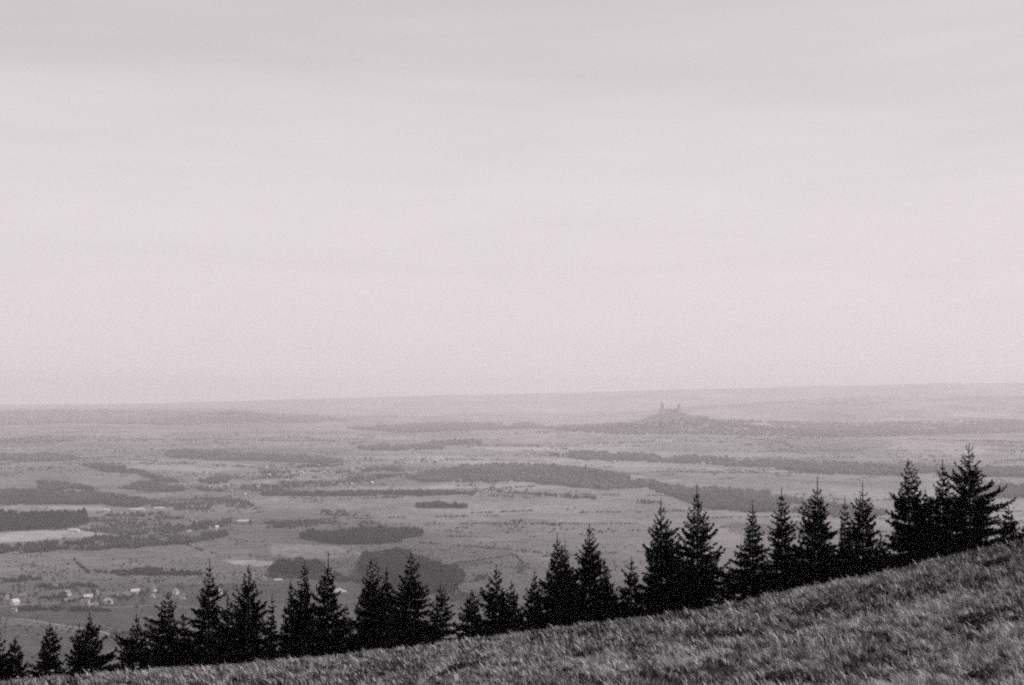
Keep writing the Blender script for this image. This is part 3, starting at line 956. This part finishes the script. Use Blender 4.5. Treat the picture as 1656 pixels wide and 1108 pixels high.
# ------------------------------------------------------------------ foreground spruces
def make_spruce(h, rad, seed, sparse=0.0, lead=0.10):
    """crown of drooping, up-tipped whorled branches carrying needle sprays"""
    r = np.random.default_rng(seed)
    P = []; Q = []      # quads: list of 4-vertex arrays
    T = []
    def spray(p, d, ln, wd, up):
        side = np.cross(d, up); side /= (np.linalg.norm(side) + 1e-9)
        m = p + d * ln * .45
        P.append([p, m + side * wd, p + d * ln, m - side * wd])
        T.append(r.random())
    ph1, ph2, ph3, asd = r.uniform(0, 6.28, 4)
    asy = r.uniform(.05, .34); tilt = r.uniform(8, 30); pw = r.uniform(.85, 1.2)
    z = h * 0.02
    while z < h * (1 - lead * .6):
        t = z / h
        nb = int(r.integers(6, 10)) if t < .8 else int(r.integers(3, 6))
        a0 = r.uniform(0, 6.28)
        whorl_len = r.uniform(.78, 1.12)
        for b in range(nb):
            a = a0 + 6.283 * b / nb + r.uniform(-.3, .3)
            zz = z + r.uniform(-.08, .08)
            Lb = rad * (1 - t) ** pw * whorl_len * r.uniform(.62, 1.15) * (1 + .16 * math.sin(2 * a + 7 * t + ph1) + (.12 + .08 * sparse) * math.sin(a - 13 * t + ph2) + .10 * math.sin(3 * a + 29 * t + ph3) + asy * math.cos(a - asd)) * (1 + .14 * min(1, max(0, (.45 - t) * 4))) * (1 - .25 * sparse * r.random()) + .05
            if r.random() < .05 + .18 * sparse: Lb *= .5
            if r.random() < .05: Lb *= 1.22
            fs = .38 + .62 * min(1.0, (1 - t) * 2.6)
            elev = R(-22 + 58 * t ** 1.2 + r.uniform(-9, 9))
            out_ = np.array([math.cos(a), math.sin(a), 0.0])
            lat = np.array([-math.sin(a), math.cos(a), 0.0])
            nst = max(3, int(Lb / .085))
            p = np.array([0, 0, zz]); step = Lb / nst
            for s in range(nst):
                u = (s + 1) / nst
                e = elev + R(22 + tilt) * u * u - R(10) * u
                d = out_ * math.cos(e) + np.array([0, 0, math.sin(e)])
                p2 = p + d * step
                P.append([p, p + np.array([0, 0, .03]), p2 + np.array([0, 0, .025]), p2]); T.append(.2)
                if u > .12:
                    tw = (.15 + .30 * min(Lb, 1.8) * (1 - u) ** .7) * r.uniform(.6, 1.25) * fs
                    for sgn in (-1, 1):
                        dd = d * r.uniform(.5, .9) + lat * sgn * r.uniform(.6, 1.0) + np.array([0, 0, r.uniform(-.35, .25)])
                        dd /= np.linalg.norm(dd)
                        spray(p2, dd, tw, .05 + .07 * tw, np.array([r.uniform(-.8, .8), r.uniform(-.8, .8), 1.0]))
                    # hanging or rising secondary shoots thicken the branch seen edge-on
                    for rep_ in range(3 if (t < .35 and u < .9) else 2 if (t < .65 and u < .8) else 1):
                        dd = d * r.uniform(.2, .9) + lat * r.uniform(-.4, .4) + np.array([0, 0, r.choice([-1, 1], p=[.6, .4]) * r.uniform(.4, .9)])
                        dd /= np.linalg.norm(dd)
                        spray(p2, dd, r.uniform(.12, .28) * (1 + .4 * (1 - u)) * fs, .045 * fs, lat + r.normal(0, .3, 3))
                p = p2
            # bushy tip
            for q in range(5):
                dd = d + r.normal(0, .45, 3); dd /= np.linalg.norm(dd)
                spray(p, dd, r.uniform(.14, .28) * fs, .045 * fs, np.array([r.normal(), r.normal(), 1.0]))
        z += r.uniform(.16, .25) * (1 + .25 * sparse) * (1.1 + .55 * t * t)
    # leader
    zt = h * (1 - lead * .8)
    P.append([np.array([-.035, 0, zt]), np.array([.035, 0, zt]), np.array([.018, 0, h]), np.array([-.018, 0, h])]); T.append(.2)
    P.append([np.array([0, -.035, zt]), np.array([0, .035, zt]), np.array([0, .018, h]), np.array([0, -.018, h])]); T.append(.2)
    for q in range(10):
        zq = r.uniform(zt, h); a = r.uniform(0, 6.28)
        dd = np.array([math.cos(a) * .5, math.sin(a) * .5, .8]); dd /= np.linalg.norm(dd)
        spray(np.array([0, 0, zq]), dd, .10, .018, np.array([-math.sin(a), math.cos(a), 0]))
    V = np.array(P).reshape(-1, 3)
    Fq = np.arange(len(V)).reshape(-1, 4)
    return V, Fq, np.repeat(np.array(T), 4)

def trunk_mesh(h, seed):
    r = np.random.default_rng(seed); n = 8; V = []; Fc = []
    lv = 9; r0 = .014 * h
    for k in range(lv + 1):
        t = k / lv
        q = r0 * (1 - t) ** .9 + .012
        if k == 0: q *= 1.35
        dx, dy = .02 * math.sin(3 * t + seed), .02 * math.cos(2 * t + seed)
        for j in range(n):
            a = 6.283 * j / n; V.append((dx + q * math.cos(a), dy + q * math.sin(a), h * .96 * t - .4 * (k == 0)))
    for k in range(lv):
        for j in range(n):
            Fc.append((k * n + j, k * n + (j + 1) % n, (k + 1) * n + (j + 1) % n, (k + 1) * n + j))
    return V, Fc

SPRUCES = [  # px, top y, half width px at the foot, distance, sparseness, leader, label
 (-4, 1018, 24, 92, .3, .1, 'spruce cut off by the left frame edge'),
 (25, 1030, 24, 92, .3, .08, 'small round-topped young spruce nearest the left frame edge'),
 (81, 1003, 28, 93, .3, .14, 'slim-tipped young spruce, second whole one from the left edge'),
 (128, 1008, 20, 95, .4, .1, 'lower twin behind the broad spruce near the left corner'),
 (145, 990, 34, 93, .2, .08, 'broad dense spruce near the left corner with an open gap to its right'),
 (221, 993, 44, 93, .3, .12, 'wide low spruce just right of the open gap at the left'),
 (272, 957, 42, 94, .3, .08, 'tall broad spruce with tiered boughs right of the wide low one'),
 (297, 992, 30, 96, .5, .06, 'shadowy lower spruce leaning against the tiered broad one'),
 (339, 908, 44, 94, .8, .12, 'tall lanky spruce with open ragged boughs left of the smooth pointed one'),
 (368, 962, 30, 97, .7, .06, 'lower ragged spruce filling the right side of the lanky one'),
 (402, 913, 40, 93, .2, .10, 'full dark spruce right of the lanky ragged one'),
 (440, 962, 24, 97, .8, .10, 'thin see-through spruce between the full dark one and the pair'),
 (470, 938, 26, 95, .4, .10, 'lower left spruce of a close pair'),
 (493, 905, 32, 93, .3, .12, 'higher right spruce of a close pair'),
 (531, 893, 38, 93, .7, .20, 'slender spruce with a very long bare tip'),
 (560, 978, 30, 96, .5, .08, 'low spruce in the dip right of the long-tipped slender one'),
 (600, 905, 42, 94, .1, .05, 'massive blunt-topped spruce in front of the rounded wood'),
 (625, 914, 36, 96, .5, .08, 'thinner spruce tip just behind the massive blunt one'),
 (664, 888, 48, 93, .2, .10, 'big symmetrical dark spruce right of the massive blunt one'),
 (712, 945, 30, 94, .8, .10, 'small drooping spruce with holes right of the big symmetrical one'),
 (763, 955, 27, 92, .3, .06, 'stubby spruce standing alone on the crest in the middle'),
 (803, 913, 32, 93, .4, .16, 'pointed spruce with tiered top right of the stubby one'),
 (827, 937, 28, 95, .3, .12, 'lower companion on the right of the tiered pointed spruce'),
 (864, 924, 32, 93, .4, .16, 'slim spruce alone left of the big central clump'),
 (901, 862, 36, 94, .4, .14, 'left tip of the twin tips in the big central clump'),
 (914, 875, 34, 96, .5, .10, 'right tip of the twin tips in the big central clump'),
 (953, 845, 50, 93, .2, .12, 'highest broad spruce of the big central clump'),
 (978, 902, 28, 96, .6, .06, 'short spruce on the right shoulder of the central clump'),
 (1021, 900, 28, 94, .5, .12, 'small thin spruce left of the wide cone-shaped spruce'),
 (1069, 806, 56, 93, .1, .12, 'wide regular cone-shaped spruce, left of two big neighbours'),
 (1100, 900, 30, 97, .5, .08, 'lower spruce wedged between the two big neighbours'),
 (1127, 783, 56, 93, .4, .12, 'tall spruce with sharp tip and outstretched boughs, right of two neighbours'),
 (1180, 925, 26, 96, .5, .08, 'low spruce filling the gap right of the tall sharp-tipped one'),
 (1217, 810, 42, 92, .5, .14, 'open-branched spruce left of the slim tall one'),
 (1240, 900, 28, 96, .4, .06, 'low dark spruce behind the open-branched one'),
 (1264, 787, 38, 93, .4, .14, 'slim tall spruce between the open-branched and long-spired ones'),
 (1293, 862, 26, 95, .7, .10, 'short sparse spruce left of the long-spired one'),
 (1322, 770, 44, 93, .2, .22, 'dense spruce with a long bare spire'),
 (1345, 880, 30, 97, .2, .06, 'low dark spruce at the foot of the long-spired one'),
 (1366, 804, 24, 94, .8, .14, 'thin sparse spruce between two fuller ones on the right'),
 (1395, 778, 34, 93, .4, .22, 'slim spruce with long spire left of the tall right-hand group'),
 (1424, 862, 34, 95, .4, .06, 'low spruce skirting the left of the tall right-hand group'),
 (1469, 741, 54, 93, .4, .08, 'left spruce of the tall right-hand group with jutting boughs'),
 (1496, 792, 30, 96, .5, .10, 'short tip between the left and middle spruces of the tall group'),
 (1524, 742, 44, 94, .5, .12, 'middle spruce of the tall right-hand group'),
 (1567, 717, 56, 92, .3, .10, 'tallest spruce of all, right of the tall group'),
 (1604, 872, 20, 95, .6, .06, 'low skirt spruce to the right of the tallest'),
 (1631, 818, 19, 90, .7, .14, 'little young spruce standing apart at the right edge'),
 (1658, 850, 18, 90, .8, .10, 'sapling spruce cut by the right frame edge'),
]
crn_y = lambda px: float(np.interp(px, CR_X, CR_Y))
for i, (px, ty, hw, Y, sparse, lead, label) in enumerate(SPRUCES):
    u, dy, dz = ray(px, ty)
    x = u / dy * Y; zt = CAM_Z + dz / dy * Y
    zg = float(terrain(x, Y))
    h = zt - zg
    # half width given at the crest line: extend to the hidden foot
    vis = (crn_y(px) - ty) / F * Y
    rad = 1.42 * hw / F * Y * (h / max(vis, .5)) ** 0.95
    rad = min(rad, h * .52)
    root = empty('spruce', (x, Y, zg), 0)
    V, Fq, T = make_spruce(h, rad, 100 + i, sparse, lead)
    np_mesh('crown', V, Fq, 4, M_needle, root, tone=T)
    tv, tf = trunk_mesh(h, i)
    py_mesh('trunk', tv, tf, M_bark, root, smooth=True)
    tag(root, label, 'spruce tree', 'row of young spruces along the crest')

# ------------------------------------------------------------------ foreground grass
def build_grass(n, seed):
    r = np.random.default_rng(seed)
    # distance spread so that near and far ground are covered alike in area
    y = np.sqrt(r.uniform(26.0 ** 2, 91.0 ** 2, n))
    x = r.uniform(-.41, .41, n) * y
    z = terrain(x, y)
    px, py = project(x, y, z)
    k = (py < 1150)
    x, y, z = x[k], y[k], z[k]
    cl = fbm(x / .6, y / .9, 51, 3)             # tufts
    big = fbm(x / 6.0, y / 6.0, 52, 3)
    keep = r.random(len(x)) < sstep(.25, .6, cl * .7 + big * .4) * .92 + .08
    x, y, z, cl, big = x[keep], y[keep], z[keep], cl[keep], big[keep]
    n = len(x)
    h = (.04 + .35 * cl) * r.uniform(.5, 1.45, n) * (.75 + .5 * big)
    seed_st = r.random(n) < .05
    h = np.where(seed_st, h * 1.5, h)
    wd = r.uniform(.012, .036, n)
    a = r.uniform(0, 6.283, n)
    # wind leans everything to the left, with scatter
    lx = -.45 + r.normal(0, .27, n) + .7 * (fbm(x / 1.5, y / 1.5, 53, 2) - .5)
    ly = r.normal(0, .15, n) - .08 + .4 * (fbm(x / 1.5, y / 1.5, 54, 2) - .5)
    bx, by = np.cos(a) * wd, np.sin(a) * wd
    b0 = np.stack([x - bx, y - by, z - .03], -1)
    b1 = np.stack([x + bx, y + by, z - .03], -1)
    m0 = np.stack([x - bx * .8 + lx * h * .35, y - by * .8 + ly * h * .35, z + h * .55], -1)
    m1 = np.stack([x + bx * .8 + lx * h * .35, y + by * .8 + ly * h * .35, z + h * .55], -1)
    tp = np.stack([x + lx * h, y + ly * h, z + h], -1)
    V = np.stack([b0, b1, m1, m0, tp], 1).reshape(-1, 3)
    o5 = np.arange(n)[:, None] * 5
    F1 = np.hstack([o5, o5 + 1, o5 + 2]); F2 = np.hstack([o5, o5 + 2, o5 + 3]); F3 = np.hstack([o5 + 3, o5 + 2, o5 + 4])
    fine = vnoise(x / .28, y / .28, 55)
    tone = np.clip(.20 + .8 * (cl - .5) + 1.05 * (fine - .5) + .25 * r.random(n) ** 2 + .7 * (big - .5) + .11 * np.clip((62 - y) / 22, -1, 1), 0.0, .95)
    tone = np.where(seed_st, .9, tone)
    o = np_mesh('grass', V, np.vstack([F1, F2, F3]), 3, M_grass, tone=np.repeat(tone, 5))
    tag(o, 'long wind-bent dry grass covering the foreground slope', 'grass', kind='stuff')
build_grass(385000, 9)

# dark low bushes in the grass
def make_bush(seed):
    r = np.random.default_rng(seed)
    n = 900
    a = r.uniform(0, 6.283, n); q = np.sqrt(r.random(n)); zt = r.random(n) ** 1.2 * (1 - .6 * q ** 2)
    c = np.stack([q * np.cos(a), q * np.sin(a), zt * .5], -1)
    d = r.normal(0, 1, (n, 3)); d[:, 2] = np.abs(d[:, 2]) + .4; d /= np.linalg.norm(d, axis=1)[:, None]
    s = np.cross(d, r.normal(0, 1, (n, 3))); s /= np.linalg.norm(s, axis=1)[:, None]
    l = r.uniform(.08, .2, n)[:, None]
    V = np.stack([c, c + d * l * .5 + s * .035, c + d * l, c + d * l * .5 - s * .035], 1).reshape(-1, 3)
    T = np.repeat(r.random(n), 4)
    return np_mesh('low_bush', V, np.arange(len(V)).reshape(-1, 4), 4, M_bush, tone=T)
BUSH = [make_bush(1), make_bush(2), make_bush(3)]
BUSHES = [
 (1170, 1035, 34, 'darkest low bush in the grass below the tall sharp-tipped spruce'),
 (1205, 1030, 16, 'small dark tuft touching the right side of the darkest low bush'),
 (1345, 990, 26, 'dark low bush in the middle of the grassy slope'),
 (1370, 995, 14, 'little dark tuft right of the mid-slope bush'),
 (1590, 1008, 36, 'wide dark bush on the slope near the right edge'),
 (1608, 917, 20, 'dark scrub patch high on the slope under the tallest spruce'),
 (1635, 909, 16, 'small dark scrub patch at the upper right edge of the slope'),
 (1400, 938, 14, 'small dark patch just below the crest by the right-hand group'),
 (1270, 1102, 26, 'dark bush cut by the bottom frame edge'),
 (1600, 1104, 34, 'dark bush at the bottom right corner'),
 (945, 1102, 20, 'dark tuft at the bottom edge below the wide low crest'),
 (760, 1085, 26, 'faint dark patch in the grass at bottom centre'),
 (1050, 1068, 22, 'dark patch in the grass left of the darkest low bush'),
 (1130, 1050, 16, 'small dark clump left of the darkest low bush'),
 (1480, 1060, 20, 'dark clump low on the right of the slope'),
]
for i, (px, py, hw, label) in enumerate(BUSHES):
    x, y, z = ground_at(px, py)
    s = hw / F * y
    o = BUSH[i] if i < 3 else BUSH[i % 3].copy()
    if i >= 3: COL.objects.link(o)
    o.location = (x, y, z - .02); o.scale = (s, s * 1.3, min(.8, s * 1.1))
    o.rotation_euler = (0, 0, i * 1.3)
    tag(o, label, 'bush', 'dark low bushes in the grass')

# pale flower umbels along the left crest
def make_flower():
    r = empty('wildflower', (0, 0, 0))
    V = []; Fc = []
    for k, (z, q) in enumerate([(-.05, .006), (.25, .006), (.5, .005)]):
        for j in range(5):
            a = 6.283 * j / 5; V.append((q * math.cos(a) - .03 * k, q * math.sin(a), z))
    for k in range(2):
        for j in range(5): Fc.append((k * 5 + j, k * 5 + (j + 1) % 5, (k + 1) * 5 + (j + 1) % 5, (k + 1) * 5 + j))
    py_mesh('stem', V, Fc, M_stalk, r)
    rg = np.random.default_rng(4); V = []; Fc = []
    for k in range(26):
        a = rg.uniform(0, 6.283); q = .085 * math.sqrt(rg.random())
        c = np.array([-.06 + q * math.cos(a), q * math.sin(a), .52 + .03 * (1 - (q / .085) ** 2)])
        b = len(V); s = .022
        for d in [(1, 0, 0), (0, 1, 0), (-1, 0, 0), (0, -1, 0), (0, 0, 1), (0, 0, -1)]:
            V.append(c + np.array(d) * s * rg.uniform(.7, 1.2))
        for t in [(0, 1, 4), (1, 2, 4), (2, 3, 4), (3, 0, 4), (1, 0, 5), (2, 1, 5), (3, 2, 5), (0, 3, 5)]:
            Fc.append(tuple(b + q_ for q_ in t))
    py_mesh('flower_head', V, Fc, M_flower, r)
    return r
FL = [
 (30, 1101, .9, 'pale flower head in the grass at the lower left corner'),
 (51, 1100, 1.0, 'pale tall umbel second from the lower left corner'),
 (84, 1094, 1.2, 'brightest flower head on the crest under the second spruce'),
 (142, 1090, 1.0, 'pale flower head on the crest under the broad corner spruce'),
 (204, 1092, .8, 'pale flower head in the grass below the left open gap'),
 (222, 1085, .9, 'pale flower head on the crest under the wide low spruce'),
 (286, 1090, .7, 'small flower head below the tiered broad spruce'),
 (408, 1092, .7, 'small flower head below the full dark spruce'),
 (524, 1082, .9, 'pale flower head below the long-tipped slender spruce'),
 (595, 1062, .9, 'pale flower head on the crest under the massive blunt spruce'),
]
f0 = make_flower()
for i, (px, py, s, label) in enumerate(FL):
    x, y, z = ground_at(px, py + 8)
    if i == 0:
        o = f0; o.location = (x, y, z); o.scale = (s, s, s)
    else:
        o = copy_tree(f0, (x, y, z), i * .9, s)
    tag(o, label, 'wildflower', 'pale flowers along the crest')

# ------------------------------------------------------------------ the hazy air
hm = bpy.data.materials.new('hazy_air'); hm.use_nodes = True
ht = hm.node_tree; ht.nodes.clear()
ho = ht.nodes.new('ShaderNodeOutputMaterial'); pv = ht.nodes.new('ShaderNodeVolumePrincipled')
pv.inputs['Color'].default_value = (.985, .96, .97, 1)
pv.inputs['Density'].default_value = HAZE_DENSITY
pv.inputs['Anisotropy'].default_value = 0.05
ht.links.new(pv.outputs[0], ho.inputs['Volume'])
V, Fc = box(-34600, 34600, -34600, 34600, ZMIN - 1.0, CAM_Z + 215)
hz = py_mesh('haze', V, Fc, hm)
tag(hz, 'thin summer haze filling the whole valley', 'haze', kind='stuff')
